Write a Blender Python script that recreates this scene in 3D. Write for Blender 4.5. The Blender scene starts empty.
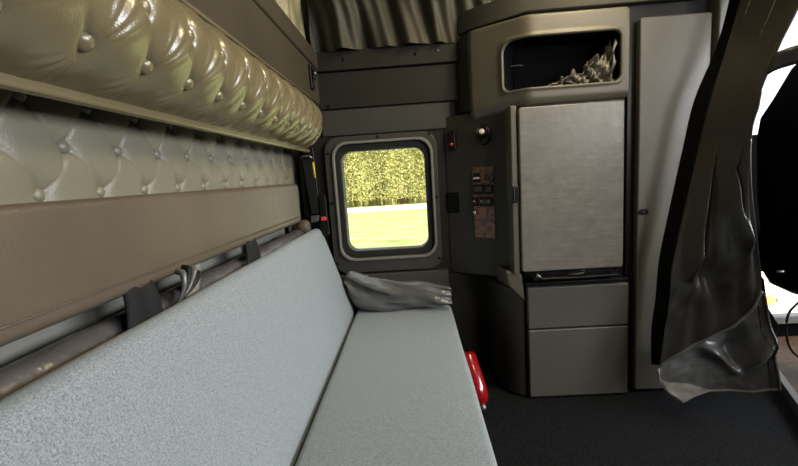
import bpy, bmesh, math, random
from mathutils import Vector, Matrix, noise as mnoise
random.seed(7)
sc = bpy.context.scene
COL = sc.collection
PI = math.pi

# ------------------------------------------------------------------ camera
CAMZ = 0.9
F = 407.5
VX = Vector((0.99734601, 0.06054714, -0.04043493))
VY = Vector((0.03156779, 0.14084091, 0.98952883))
VZ = Vector((-0.06560804, 0.98817907, -0.13855578))
def ray(px, py):
    c = Vector((px - 399, 233 - py, F))
    return Vector((VX.dot(c), VY.dot(c), VZ.dot(c)))
def at(px, py, Y):                      # the point of the plane y = Y seen at a pixel of the photograph
    r = ray(px, py)
    return Vector((0, 0, CAMZ)) + r * (Y / r.y)
cam_d = bpy.data.cameras.new('camera')
cam_d.sensor_width = 36; cam_d.lens = F / 798 * 36; cam_d.clip_start = 0.02; cam_d.clip_end = 300
cam = bpy.data.objects.new('camera', cam_d); COL.objects.link(cam)
right = Vector((VX[0], VY[0], VZ[0])); up = Vector((VX[1], VY[1], VZ[1])); fwd = Vector((VX[2], VY[2], VZ[2]))
cam.matrix_world = Matrix(((right.x, up.x, -fwd.x, 0), (right.y, up.y, -fwd.y, 0), (right.z, up.z, -fwd.z, CAMZ), (0, 0, 0, 1)))
sc.camera = cam

# ------------------------------------------------------------------ materials
def mat(name, col, rough=0.5, metal=0.0, bump=0.0, bscale=300, var=0.0, vscale=6, col2=None, coat=0.0, sheen=0.0,
        emit=None, estr=0.0, stretch=None, rvar=0.0, detail=3, dist=0.002, spec=0.5):
    m = bpy.data.materials.new(name); m.use_nodes = True
    nt = m.node_tree; N = nt.nodes; L = nt.links; b = N['Principled BSDF']
    b.inputs['Base Color'].default_value = (*col, 1); b.inputs['Roughness'].default_value = rough
    b.inputs['Metallic'].default_value = metal; b.inputs['Coat Weight'].default_value = coat
    b.inputs['Sheen Weight'].default_value = sheen; b.inputs['Specular IOR Level'].default_value = spec
    tc = N.new('ShaderNodeTexCoord'); mp = N.new('ShaderNodeMapping')
    L.new(tc.outputs['Object'], mp.inputs['Vector'])
    if stretch: mp.inputs['Scale'].default_value = stretch
    if var or col2:
        n = N.new('ShaderNodeTexNoise'); n.inputs['Scale'].default_value = vscale; n.inputs['Detail'].default_value = 5
        L.new(mp.outputs[0], n.inputs['Vector'])
        r = N.new('ShaderNodeValToRGB'); r.color_ramp.elements[0].position = 0.3; r.color_ramp.elements[1].position = 0.7
        c2 = col2 or tuple(min(1, c * (1 + var)) for c in col); c1 = col if col2 else tuple(c * (1 - var) for c in col)
        r.color_ramp.elements[0].color = (*c1, 1); r.color_ramp.elements[1].color = (*c2, 1)
        L.new(n.outputs[0], r.inputs[0]); L.new(r.outputs[0], b.inputs['Base Color'])
        if rvar:
            mr = N.new('ShaderNodeMapRange'); mr.inputs['To Min'].default_value = rough - rvar; mr.inputs['To Max'].default_value = rough + rvar
            mr.inputs['From Min'].default_value = 0.3; mr.inputs['From Max'].default_value = 0.7
            L.new(n.outputs[0], mr.inputs[0]); L.new(mr.outputs[0], b.inputs['Roughness'])
    if bump:
        n = N.new('ShaderNodeTexNoise'); n.inputs['Scale'].default_value = bscale; n.inputs['Detail'].default_value = detail
        L.new(mp.outputs[0], n.inputs['Vector'])
        bp = N.new('ShaderNodeBump'); bp.inputs['Strength'].default_value = bump; bp.inputs['Distance'].default_value = dist
        L.new(n.outputs[0], bp.inputs['Height']); L.new(bp.outputs[0], b.inputs['Normal'])
    if emit:
        b.inputs['Emission Color'].default_value = (*emit, 1); b.inputs['Emission Strength'].default_value = estr
    return m
M = {}
M['tuft'] = mat('champagne_vinyl', (0.1544, 0.1256, 0.0662), 0.27, bump=0.2, bscale=350, var=0.06, vscale=8, spec=0.8, coat=0.15)
M['tuft2'] = mat('silver_vinyl', (0.1601, 0.1486, 0.1093), 0.40, bump=0.25, bscale=350, var=0.08, vscale=6, spec=0.5)
M['rail'] = mat('taupe_vinyl', (0.1006, 0.0789, 0.0569), 0.40, bump=0.3, bscale=420, var=0.10, vscale=4, spec=0.4)
M['brown'] = mat('brown_vinyl', (0.0420, 0.0348, 0.0222), 0.5, bump=0.25, bscale=420, var=0.1, vscale=5, spec=0.3)
M['sidewall'] = mat('pale_headliner', (0.1800, 0.1800, 0.1575), 0.8, bump=0.3, bscale=250, var=0.08, vscale=8, spec=0.3)
M['pipe_t'] = mat('bolster_vinyl', (0.0768, 0.0720, 0.0720), 0.3, bump=0.4, bscale=30, dist=0.01)
M['farwall'] = mat('dark_grey_panel', (0.0208, 0.0188, 0.0148), 0.5, bump=0.25, bscale=350, var=0.1, vscale=5, spec=0.22)
M['farlow'] = mat('grey_panel', (0.0600, 0.0570, 0.0480), 0.45, bump=0.2, bscale=400, spec=0.3)
M['winpanel'] = mat('window_liner', (0.0468, 0.0457, 0.0396), 0.45, bump=0.2, bscale=400, var=0.08, spec=0.3)
M['winring'] = mat('window_ring', (0.1760, 0.1720, 0.1520), 0.35)
M['rubber'] = mat('black_rubber', (0.02, 0.02, 0.018), 0.5, bump=0.1, bscale=200, spec=0.25)
M['black'] = mat('black_plastic', (0.0072, 0.0072, 0.0072), 0.35, bump=0.1, bscale=300, spec=0.2)
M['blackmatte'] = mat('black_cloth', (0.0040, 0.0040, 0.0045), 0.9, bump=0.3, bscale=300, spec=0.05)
M['cab'] = mat('cabinet_plastic', (0.1000, 0.0896, 0.0656), 0.42, bump=0.3, bscale=500, var=0.06, vscale=5)
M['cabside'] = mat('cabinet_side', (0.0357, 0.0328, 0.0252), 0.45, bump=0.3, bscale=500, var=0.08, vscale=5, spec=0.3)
M['fridge'] = mat('scuffed_grey_laminate', (0.1495, 0.1397, 0.1196), 0.36, bump=0.35, bscale=40, var=0.12, vscale=22, rvar=0.07, detail=8, dist=0.0015)
M['drawer'] = mat('drawer_grey', (0.0840, 0.0776, 0.0656), 0.42, bump=0.2, bscale=500, var=0.04, vscale=5)
M['closet'] = mat('closet_grey', (0.0878, 0.0807, 0.0650), 0.4, bump=0.3, bscale=500, var=0.05, vscale=4)
M['curtain'] = mat('black_curtain_vinyl', (0.0245, 0.0218, 0.0188), 0.33, bump=0.3, bscale=120, var=0.1, vscale=8, dist=0.002, spec=0.6)
M['curtain_in'] = mat('curtain_lining', (0.0775, 0.0754, 0.0725), 0.30, bump=0.35, bscale=60, var=0.12, vscale=12, dist=0.004)
M['patch'] = mat('curtain_patch', (0.2040, 0.1860, 0.1560), 0.5, bump=0.4, bscale=60, dist=0.004)
M['drape'] = mat('khaki_drape', (0.1600, 0.1520, 0.0840), 0.45, bump=0.3, bscale=60, var=0.15, vscale=6)
M['drape2'] = mat('dark_drape', (0.0330, 0.0300, 0.0195), 0.60, bump=0.3, bscale=60, var=0.15, vscale=6, spec=0.3)
M['carpet'] = mat('black_carpet', (0.0039, 0.0042, 0.0046), 0.95, bump=1.0, bscale=260, col2=(0.020, 0.021, 0.023), vscale=190, dist=0.006, spec=0.06)
M['mat'] = mat('brown_mat', (0.0880, 0.0440, 0.0240), 0.5, bump=0.4, bscale=80, col2=(0.2, 0.12, 0.07), vscale=60, spec=0.3)
M['metal'] = mat('brushed_metal', (0.2750, 0.2650, 0.2500), 0.5, metal=1.0, bump=0.1, bscale=200)
M['chrome'] = mat('chrome', (0.75, 0.74, 0.72), 0.15, metal=1.0)
M['red'] = mat('red_paint', (0.2700, 0.0048, 0.0072), 0.2, coat=0.6)
M['redbtn'] = mat('red_button', (0.75, 0.06, 0.06), 0.4)
M['yellow'] = mat('yellow_tag', (0.7, 0.6, 0.03), 0.5)
M['web'] = mat('seat_belt_webbing', (0.014, 0.014, 0.015), 0.7, bump=0.4, bscale=300, spec=0.15)
M['pillow'] = mat('grey_vinyl_pouch', (0.1020, 0.1020, 0.0994), 0.24, bump=0.45, bscale=16, var=0.08, dist=0.012)
M['foil'] = mat('crinkled_pouch', (0.1872, 0.1716, 0.1404), 0.25, bump=0.8, bscale=45, dist=0.01)
M['seatblack'] = mat('black_seat_fabric', (0.0024, 0.0024, 0.0028), 0.85, bump=0.3, bscale=200, spec=0.06)
M['gravel'] = mat('pale_gravel', (0.4340, 0.4060, 0.3640), 0.9, bump=0.4, bscale=20, col2=(0.75, 0.72, 0.66), vscale=4)
M['grass'] = mat('spring_grass', (0.12, 0.145, 0.03), 0.9, bump=0.5, bscale=8, col2=(0.36, 0.38, 0.16), vscale=1.5, stretch=(0.35, 1.4, 1))
M['leaf'] = mat('spring_leaves', (0.26, 0.27, 0.07), 0.7, col2=(0.50, 0.46, 0.18), vscale=1.4)
M['twig'] = mat('thicket_stems', (0.22, 0.13, 0.08), 0.9, bump=0.3, bscale=20)
M['amber'] = mat('amber_disc', (0.9, 0.35, 0.05), 0.3, emit=(1.0, 0.42, 0.08), estr=5)
M['whiteknob'] = mat('pale_knob', (0.6, 0.58, 0.52), 0.35)
M['gauge'] = mat('gauge_face', (0.03, 0.03, 0.03), 0.3)
M['label'] = mat('dark_vinyl_piping', (0.05, 0.045, 0.035), 0.4)

def weave(name, c1, c2):
    m = bpy.data.materials.new(name); m.use_nodes = True
    nt = m.node_tree; N = nt.nodes; L = nt.links; b = N['Principled BSDF']
    tc = N.new('ShaderNodeTexCoord')
    def nz(scale, st):
        mp = N.new('ShaderNodeMapping'); mp.inputs['Scale'].default_value = st; L.new(tc.outputs['Object'], mp.inputs[0])
        n = N.new('ShaderNodeTexNoise'); n.inputs['Scale'].default_value = scale; n.inputs['Detail'].default_value = 2
        L.new(mp.outputs[0], n.inputs['Vector']); return n
    a = nz(900, (1, 0.35, 1)); c = nz(900, (0.35, 1, 0.35))
    ad = N.new('ShaderNodeMath'); ad.operation = 'ADD'; L.new(a.outputs[0], ad.inputs[0]); L.new(c.outputs[0], ad.inputs[1])
    r = N.new('ShaderNodeValToRGB'); r.color_ramp.elements[0].position = 0.36; r.color_ramp.elements[1].position = 0.64
    hv = N.new('ShaderNodeMath'); hv.operation = 'MULTIPLY'; hv.inputs[1].default_value = 0.5; L.new(ad.outputs[0], hv.inputs[0])
    r.color_ramp.elements[0].color = (*c1, 1); r.color_ramp.elements[1].color = (*c2, 1)
    L.new(hv.outputs[0], r.inputs[0]); L.new(r.outputs[0], b.inputs['Base Color'])
    b.inputs['Roughness'].default_value = 0.85; b.inputs['Sheen Weight'].default_value = 0.15
    bp = N.new('ShaderNodeBump'); bp.inputs['Strength'].default_value = 0.5; bp.inputs['Distance'].default_value = 0.0015
    L.new(hv.outputs[0], bp.inputs['Height']); L.new(bp.outputs[0], b.inputs['Normal'])
    return m
M['sofa'] = weave('pale_blue_grey_weave', (0.115, 0.137, 0.152), (0.315, 0.355, 0.38))

def scratches(m, base, rough):
    nt = m.node_tree; N = nt.nodes; L = nt.links; b = N['Principled BSDF']
    tc = N.new('ShaderNodeTexCoord'); prev = None
    for rot, st, th in ((0.15, (14, 1, 160), 0.66), (1.35, (10, 1, 120), 0.67), (-0.6, (9, 1, 140), 0.68), (0.75, (12, 1, 190), 0.68)):
        mp = N.new('ShaderNodeMapping'); mp.inputs['Rotation'].default_value = (0, rot, 0); mp.inputs['Scale'].default_value = st
        mp.vector_type = 'POINT'; L.new(tc.outputs['Object'], mp.inputs[0])
        n = N.new('ShaderNodeTexNoise'); n.inputs['Scale'].default_value = 1.0; n.inputs['Detail'].default_value = 2; L.new(mp.outputs[0], n.inputs['Vector'])
        r = N.new('ShaderNodeMapRange'); r.inputs['From Min'].default_value = th-0.06; r.inputs['From Max'].default_value = th; L.new(n.outputs[0], r.inputs[0])
        if prev is None: prev = r.outputs[0]
        else:
            mx = N.new('ShaderNodeMath'); mx.operation = 'MAXIMUM'; L.new(prev, mx.inputs[0]); L.new(r.outputs[0], mx.inputs[1]); prev = mx.outputs[0]
    old = b.inputs['Base Color'].links[0].from_socket
    mix = N.new('ShaderNodeMix'); mix.data_type = 'RGBA'; L.new(old, mix.inputs[6]); mix.inputs[7].default_value = (*base, 1)
    k = N.new('ShaderNodeMath'); k.operation = 'MULTIPLY'; k.inputs[1].default_value = 0.10; L.new(prev, k.inputs[0]); L.new(k.outputs[0], mix.inputs[0])
    L.new(mix.outputs[2], b.inputs['Base Color'])
scratches(M['fridge'], (0.36, 0.35, 0.32), 0.3)
def burl():
    m = bpy.data.materials.new('burl_wood'); m.use_nodes = True
    nt = m.node_tree; N = nt.nodes; L = nt.links; b = N['Principled BSDF']
    tc = N.new('ShaderNodeTexCoord')
    n = N.new('ShaderNodeTexNoise'); n.inputs['Scale'].default_value = 22; n.inputs['Detail'].default_value = 6; n.inputs['Distortion'].default_value = 2.5
    L.new(tc.outputs['Object'], n.inputs['Vector'])
    r = N.new('ShaderNodeValToRGB'); r.color_ramp.elements[0].position = 0.35; r.color_ramp.elements[1].position = 0.65
    r.color_ramp.elements[0].color = (0.035, 0.014, 0.008, 1); r.color_ramp.elements[1].color = (0.28, 0.09, 0.04, 1)
    L.new(n.outputs[0], r.inputs[0]); L.new(r.outputs[0], b.inputs['Base Color'])
    b.inputs['Roughness'].default_value = 0.25; b.inputs['Coat Weight'].default_value = 0.3
    return m
M['burl'] = burl()
def glassmat():
    m = bpy.data.materials.new('window_glass'); m.use_nodes = True
    b = m.node_tree.nodes['Principled BSDF']
    b.inputs['Base Color'].default_value = (0.97, 1, 0.97, 1); b.inputs['Transmission Weight'].default_value = 1
    b.inputs['Roughness'].default_value = 0.0; b.inputs['IOR'].default_value = 1.02
    # light passes as through plain thin glass
    return m
M['glass'] = glassmat()

# ------------------------------------------------------------------ mesh helpers
def finish(name, bm, m, parent=None, smooth=True, bevel=0, sub=0, seg=2, angle=40):
    me = bpy.data.meshes.new(name)
    bmesh.ops.recalc_face_normals(bm, faces=bm.faces)
    bm.to_mesh(me); bm.free()
    o = bpy.data.objects.new(name, me); COL.objects.link(o)
    me.materials.append(m)
    if smooth:
        for p in me.polygons: p.use_smooth = True
    if parent is not None:
        w_ = Vector((0, 0, 0)); q_ = parent
        while q_ is not None: w_ += q_.location; q_ = q_.parent
        o.parent = parent; o.location = -w_
    if bevel:
        b = o.modifiers.new('bevel', 'BEVEL'); b.width = bevel; b.segments = seg; b.limit_method = 'ANGLE'; b.angle_limit = math.radians(angle)
        b.harden_normals = False
        w = o.modifiers.new('wn', 'WEIGHTED_NORMAL'); w.keep_sharp = True
    if sub:
        s = o.modifiers.new('sub', 'SUBSURF'); s.levels = sub; s.render_levels = sub
    return o
def box_bm(x0, x1, y0, y1, z0, z1, bm=None):
    bm = bm or bmesh.new()
    vs = [bm.verts.new(p) for p in ((x0,y0,z0),(x1,y0,z0),(x1,y1,z0),(x0,y1,z0),(x0,y0,z1),(x1,y0,z1),(x1,y1,z1),(x0,y1,z1))]
    for f in ((0,3,2,1),(4,5,6,7),(0,1,5,4),(1,2,6,5),(2,3,7,6),(3,0,4,7)): bm.faces.new([vs[i] for i in f])
    return bm
def box(name, m, parent, x0, x1, y0, y1, z0, z1, bevel=0.003, seg=2):
    return finish(name, box_bm(x0,x1,y0,y1,z0,z1), m, parent, bevel=bevel, seg=seg)
def prism_bm(pts, y0, y1, axis='y', bm=None):
    """pts: polygon in (x,z) extruded along y;  axis 'z': pts in (x,y) extruded along z"""
    bm = bm or bmesh.new()
    def mk(p, t): return (p[0], t, p[1]) if axis == 'y' else (p[0], p[1], t)
    a = [bm.verts.new(mk(p, y0)) for p in pts]; b = [bm.verts.new(mk(p, y1)) for p in pts]
    bm.faces.new(a); bm.faces.new(list(reversed(b)))
    n = len(pts)
    for i in range(n): bm.faces.new((a[i], b[i], b[(i+1) % n], a[(i+1) % n]))
    return bm
def hexa_bm(P):        # 8 arbitrary corners, ordered as box_bm
    bm = bmesh.new(); vs = [bm.verts.new(p) for p in P]
    for f in ((0,3,2,1),(4,5,6,7),(0,1,5,4),(1,2,6,5),(2,3,7,6),(3,0,4,7)): bm.faces.new([vs[i] for i in f])
    return bm
def tube_bm(pts, r, n=10, bm=None, caps=True):
    bm = bm or bmesh.new(); pts = [Vector(p) for p in pts]; rings = []
    rr = r if isinstance(r, (list, tuple)) else [r] * len(pts)
    ref = Vector((0, 0, 1))
    for i, p in enumerate(pts):
        t = (pts[min(i+1, len(pts)-1)] - pts[max(i-1, 0)]).normalized()
        s = t.cross(ref)
        if s.length < 0.05: s = t.cross(Vector((1, 0, 0)))
        s.normalize(); u = s.cross(t)
        rings.append([bm.verts.new(p + (s * math.cos(a) + u * math.sin(a)) * rr[i]) for a in [2*PI*k/n for k in range(n)]])
    for A, B in zip(rings, rings[1:]):
        for k in range(n): bm.faces.new((A[k], A[(k+1) % n], B[(k+1) % n], B[k]))
    if caps: bm.faces.new(rings[0]); bm.faces.new(list(reversed(rings[-1])))
    return bm
def lathe_bm(prof, n=20, mtx=Matrix(), bm=None):   # prof (r, h) about z
    bm = bm or bmesh.new(); rings = []
    for r, h in prof:
        rings.append([bm.verts.new(mtx @ Vector((r*math.cos(2*PI*k/n), r*math.sin(2*PI*k/n), h))) for k in range(n)])
    for A, B in zip(rings, rings[1:]):
        for k in range(n): bm.faces.new((A[k], A[(k+1) % n], B[(k+1) % n], B[k]))
    bm.faces.new(rings[0]); bm.faces.new(list(reversed(rings[-1])))
    bmesh.ops.remove_doubles(bm, verts=bm.verts, dist=1e-6)
    return bm
def grid_bm(fn, nu, nv, bm=None):
    bm = bm or bmesh.new()
    g = [[bm.verts.new(fn(i/nu, j/nv)) for i in range(nu+1)] for j in range(nv+1)]
    for j in range(nv):
        for i in range(nu): bm.faces.new((g[j][i], g[j][i+1], g[j+1][i+1], g[j+1][i]))
    return bm
def spline(P, t):      # Catmull-Rom through P, t in 0..1
    n = len(P) - 1; s = max(0, min(n - 1e-6, t * n)); i = int(s); f = s - i
    p0 = P[max(i-1, 0)]; p1 = P[i]; p2 = P[i+1]; p3 = P[min(i+2, n)]
    return 0.5 * ((2*p1) + (p2-p0)*f + (2*p0-5*p1+4*p2-p3)*f*f + (3*p1-p0-3*p2+p3)*f**3)
def rrect(x0, x1, z0, z1, r, n=6):
    pts = []
    for cx, cz, a0 in ((x1-r, z1-r, 0), (x0+r, z1-r, PI/2), (x0+r, z0+r, PI), (x1-r, z0+r, 1.5*PI)):
        for k in range(n+1):
            a = a0 + PI/2*k/n; pts.append((cx + r*math.cos(a), cz + r*math.sin(a)))
    return pts
def ring_bm(outer, inner, y0, y1, bm=None):      # frame between two loops with equal counts, in the xz plane
    bm = bm or bmesh.new(); n = len(outer)
    L4 = [[bm.verts.new((p[0], y, p[1])) for p in loop] for loop, y in ((outer, y0), (inner, y0), (inner, y1), (outer, y1))]
    for a in range(4):
        A = L4[a]; B = L4[(a+1) % 4]
        for k in range(n): bm.faces.new((A[k], A[(k+1) % n], B[(k+1) % n], B[k]))
    return bm
def thing(name, label, cat, loc, group=None):
    o = bpy.data.objects.new(name, None); COL.objects.link(o); o.location = loc
    o.empty_display_size = 0.05
    o['label'] = label; o['category'] = cat
    if group: o['group'] = group
    return o
def tag(o, label, cat, group=None, kind=None):
    o['label'] = label; o['category'] = cat
    if group: o['group'] = group
    if kind: o['kind'] = kind
    return o
def struct(o, label=None, cat=None):
    o['kind'] = 'structure'
    if label: o['label'] = label
    if cat: o['category'] = cat
    return o
def gauss(x, s): return math.exp(-(x/s)**2)

# ------------------------------------------------------------------ room shell
YF = 1.80
NEAR = -1.0
CEIL = 1.98
# far wall with a hole for the window
wx0, wx1, wz0, wz1 = -0.325, 0.082, 0.553, 1.047
bm = bmesh.new()
outer = []
hole = rrect(wx0, wx1, wz0, wz1, 0.05)
def far_wall():
    bm = bmesh.new()
    box_bm(-0.62, wx0, YF, YF+0.06, -0.05, CEIL, bm); box_bm(wx1, 1.30, YF, YF+0.06, -0.05, CEIL, bm)
    box_bm(wx0, wx1, YF, YF+0.06, -0.05, wz0, bm); box_bm(wx0, wx1, YF, YF+0.06, wz1, CEIL, bm)
    return bm
struct(finish('wall_far', far_wall(), M['farwall'], smooth=False), 'dark grey far side wall of the sleeper cab', 'wall')
struct(finish('wall_left', box_bm(-0.62, -0.532, NEAR, YF, -0.05, CEIL), M['sidewall'], smooth=False), 'pale rear bulkhead wall behind the sofa', 'wall')
struct(finish('wall_near', box_bm(-0.62, 1.0, NEAR-0.06, NEAR, -0.05, CEIL), M['farwall'], smooth=False), 'near side wall of the sleeper', 'wall')
struct(finish('ceiling', box_bm(-0.62, 2.9, NEAR-0.06, YF+0.1, CEIL, CEIL+0.05), M['drape2'], smooth=False), 'padded roof lining', 'ceiling')
def gx(y): return 1.338 + (y-1.413)*(1.456-1.338)/(1.645-1.413)
struct(finish('floor', box_bm(-0.62, 2.9, NEAR-0.06, YF+0.06, -0.09, -0.03), M['carpet'], smooth=False), 'black carpeted floor', 'floor')
# cab side wall beyond the curtain, with the door glass and a low peep window
bm = bmesh.new()
YC2 = 1.98
struct(finish('wall_right', box_bm(1.24, 1.30, YF+0.06, YC2+0.05, -0.05, CEIL), M['farwall'], smooth=False), 'narrow post between sleeper and cab door', 'wall')
for (a, b, c, d_) in ((1.30, 2.9, -0.05, 0.06), (1.30, 2.9, 0.42, 0.98), (1.30, 2.9, 1.72, CEIL), (2.45, 2.9, 0.06, 1.72), (1.30, 1.36, 0.06, 1.72)):
    box_bm(a, b, YC2, YC2+0.05, c, d_, bm)
struct(finish('door_1', bm, M['blackmatte'], smooth=False), 'dark cab door with upper and lower glass', 'door')

bm = bmesh.new()
for (a, b, c, d_) in ((NEAR, YC2, -0.05, 0.95), (NEAR, YC2, 1.75, CEIL), (NEAR, -0.75, 0.95, 1.75), (1.75, YC2, 0.95, 1.75)):
    box_bm(2.9, 2.96, a, b, c, d_, bm)
struct(finish('wall_front', bm, M['blackmatte'], smooth=False), 'cab front with the windscreen opening', 'wall')
struct(finish('wall_cab_near', box_bm(1.0, 2.9, NEAR-0.06, NEAR, -0.05, CEIL), M['blackmatte'], smooth=False), 'near side wall of the cab', 'wall')
# ------------------------------------------------------------------ window
win = bpy.data.objects.new('window_1', None); COL.objects.link(win); win.location = (-0.12, YF, 0.55); win['kind'] = 'structure'
win['label'] = 'rounded sleeper window looking out on grass and a hedge'; win['category'] = 'window'
gx0, gx1, gz0, gz1 = -0.303, 0.057, 0.580, 1.017
finish('liner_panel', ring_bm(rrect(-0.372, 0.112, 0.482, 1.082, 0.06), rrect(-0.34, 0.092, 0.538, 1.060, 0.065), 1.778, 1.80), M['winpanel'], win, bevel=0.004)
finish('frame', ring_bm(rrect(-0.34, 0.094, 0.537, 1.060, 0.065), rrect(-0.329, 0.083, 0.549, 1.048, 0.058), 1.768, 1.81), M['winring'], win, bevel=0.003)
finish('gasket', ring_bm(rrect(-0.330, 0.084, 0.548, 1.049, 0.058), rrect(gx0, gx1, gz0, gz1, 0.045), 1.786, 1.85), M['rubber'], win, bevel=0.006)
finish('pane', prism_bm(rrect(gx0-0.008, gx1+0.008, gz0-0.008, gz1+0.008, 0.05), 1.834, 1.838), M['glass'], win, smooth=False)
def screw(parent, x, z, y, r=0.006, name='screw', m=None):
    mt = Matrix.Translation((x, y, z)) @ Matrix.Rotation(PI/2, 4, 'X')
    return finish(name, lathe_bm([(0.0001, 0.004), (r*0.6, 0.0038), (r, 0.002), (r, -0.001)], 12, mt), m or M['black'], parent)
for x, z in ((-0.355, 1.015), (-0.135, 1.072), (0.085, 1.071), (-0.357, 0.80), (0.103, 0.80), (-0.352, 0.53), (0.100, 0.53)):
    screw(win, x, z, 1.776)

# panels on the far wall
box('trim_1', M['farlow'], None, -0.375, 0.135, 1.772, 1.80, 0.325, 0.474, 0.004)['kind'] = 'structure'
def farpanel(name, x0, x1, z0, z1, y, m, bev=0.003):
    return finish(name, box_bm(x0, x1, y, YF, z0, z1), m, bevel=bev)
o = struct(farpanel('trim_2', -0.375, 0.245, 1.352, 1.430, 1.77, M['farwall']), 'dark upper beam across far wall under the drape', 'trim')
screw(o, -0.255, 1.393, 1.769, 0.006, 'screw'); screw(o, 0.045, 1.393, 1.769, 0.006, 'screw')
pl = finish('plug', lathe_bm([(0.0001,0.002),(0.009,0.002),(0.009,-0.001)], 14, Matrix.Translation((0.135,1.769,1.398)) @ Matrix.Rotation(PI/2,4,'X') @ Matrix.Scale(0.6,4,(0,1,0))), M['farlow'], o)
o = struct(farpanel('trim_3', -0.375, 0.245, 1.200, 1.348, 1.782, M['farwall']), 'flat dark panel under the upper beam on far wall', 'trim')
screw(o, -0.335, 1.212, 1.781, 0.006); screw(o, 0.215, 1.225, 1.781, 0.006)
struct(farpanel('trim_4', -0.375, 0.175, 1.088, 1.196, 1.79, M['winpanel']), 'panel strip just above the sleeper window', 'trim')

# ------------------------------------------------------------------ tufted upholstery
def button_mesh(r, depth):
    bm = lathe_bm([(0.0001, depth), (r*0.5, depth*0.92), (r*0.85, depth*0.6), (r, depth*0.2), (r*0.9, -0.002)], 18)
    bmesh.ops.recalc_face_normals(bm, faces=bm.faces)
    me = bpy.data.meshes.new('button'); bm.to_mesh(me); bm.free()
    for p in me.polygons: p.use_smooth = True
    return me
def place_buttons(root, me, m, pts):
    me.materials.append(m)
    for p, nrm in pts:
        o = bpy.data.objects.new('button', me); COL.objects.link(o); o.parent = root
        q = Vector((0, 0, 1)).rotation_difference(nrm)
        o.rotation_mode = 'QUATERNION'; o.rotation_quaternion = q
        o.location = Vector(p) - root.location

def tuft_height(y, s, B, links, amp, sig):
    """y along, s across; B button list (y,s); links list of button index pairs (creases)."""
    h = 0
    for (by, bs) in B:
        dy = y - by; ds = s - bs
        r2 = dy*dy + ds*ds
        if r2 < 0.02:
            r = math.sqrt(r2)
            h -= amp * math.exp(-r/sig)
    return h
def seg_dist(y, s, a, b, bend=0.0):
    ay, as_ = a; by, bs = b
    dy = by-ay; ds = bs-as_; L2 = dy*dy+ds*ds
    t = ((y-ay)*dy + (s-as_)*ds)/L2; tc = max(0, min(1, t))
    off = bend*4*tc*(1-tc)
    L = math.sqrt(L2); nx, ns = -ds/L, dy/L
    py = ay+dy*tc + nx*off; ps = as_+ds*tc + ns*off
    d = math.hypot(y-py, s-ps)
    side = ((y-py)*nx + (s-ps)*ns)
    return d, tc, side

# --- lower flat tufted panel behind the rail
SP = 0.110
Yb = [0.535 + SP*k for k in range(-9, 12)]; Ya = [0.590 + SP*k for k in range(-9, 11)]
Yc = Yb
LB = [(y, 1.038) for y in Yb] + [(y, 0.974) for y in Ya] + [(y, 0.906) for y in Yb]
nb = len(Yb); na = len(Ya)
links = []
for i, (y, s) in enumerate(LB[nb:nb+na]):
    for row in (0, nb+na):
        for k in range(nb):
            if abs(LB[row+k][0]-y) < 0.07: links.append(((y, s), LB[row+k]))
def low_fn(u, v):
    y = -0.45 + u*2.235; z = 0.80 + v*0.36
    h = tuft_height(y, z, LB, None, 0.014, 0.017)
    near = 0
    for a, b in links:
        if abs((a[0]+b[0])/2 - y) > 0.08: continue
        d, t, side = seg_dist(y, z, a, b, 0.008)
        near = max(near, math.exp(-(d/0.0025)) * (0.25 + 0.75*abs(2*t-1)))
    h -= 0.006*near
    # soft diamonds
    ph = (y-0.535)/SP
    h += 0.0
    edge = min(1, (1.785-y)/0.02); edge = max(0, edge)
    return Vector((-0.512 + (0.018 + h)*edge + 0.0, y, z))
root = thing('tufted_upholstery', 'pale silver diamond-tufted vinyl panel on rear wall, below the bulging valance', 'upholstery', (-0.51, 0.6, 0.80))
finish('padding', grid_bm(low_fn, 760, 110), M['tuft2'], root)
place_buttons(root, button_mesh(0.0108, 0.0085), M['tuft2'], [(Vector((-0.5075, y, s)), Vector((1, 0, 0))) for (y, s) in LB if -0.2 < y < 1.77])

# --- bulging valance
prof = [Vector(p) for p in ((-0.378, 0, 1.212), (-0.346, 0, 1.190), (-0.325, 0, 1.155), (-0.323, 0, 1.120), (-0.342, 0, 1.080), (-0.378, 0, 1.047), (-0.424, 0, 1.030))]
def prof_pt(v): return spline(prof, v)
def prof_n(v):
    a = prof_pt(max(0, v-0.02)); b = prof_pt(min(1, v+0.02)); t = (b-a).normalized()
    n = Vector((-t.z, 0, t.x)); return n if n.x > 0 else -n
PL = 0.225
vU, vL = 0.43, 0.73
SV = 0.1065
YU = [0.545+SV*k for k in range(-8, 12)]; YL = [0.474+SV*k for k in range(-8, 13)]
VB = [(y, vU*PL) for y in YU] + [(y, vL*PL) for y in YL]
vl = []
for yU in YU:
    for yL in YL:
        if abs(yU-yL) < 0.07: vl.append(((yL, vL*PL), (yU, vU*PL)))
ups = [((y, vU*PL), (y-0.004, 0.0)) for y in YU]; dns = [((y, vL*PL), (y+0.004, PL)) for y in YL]
VEND = 1.72
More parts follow.
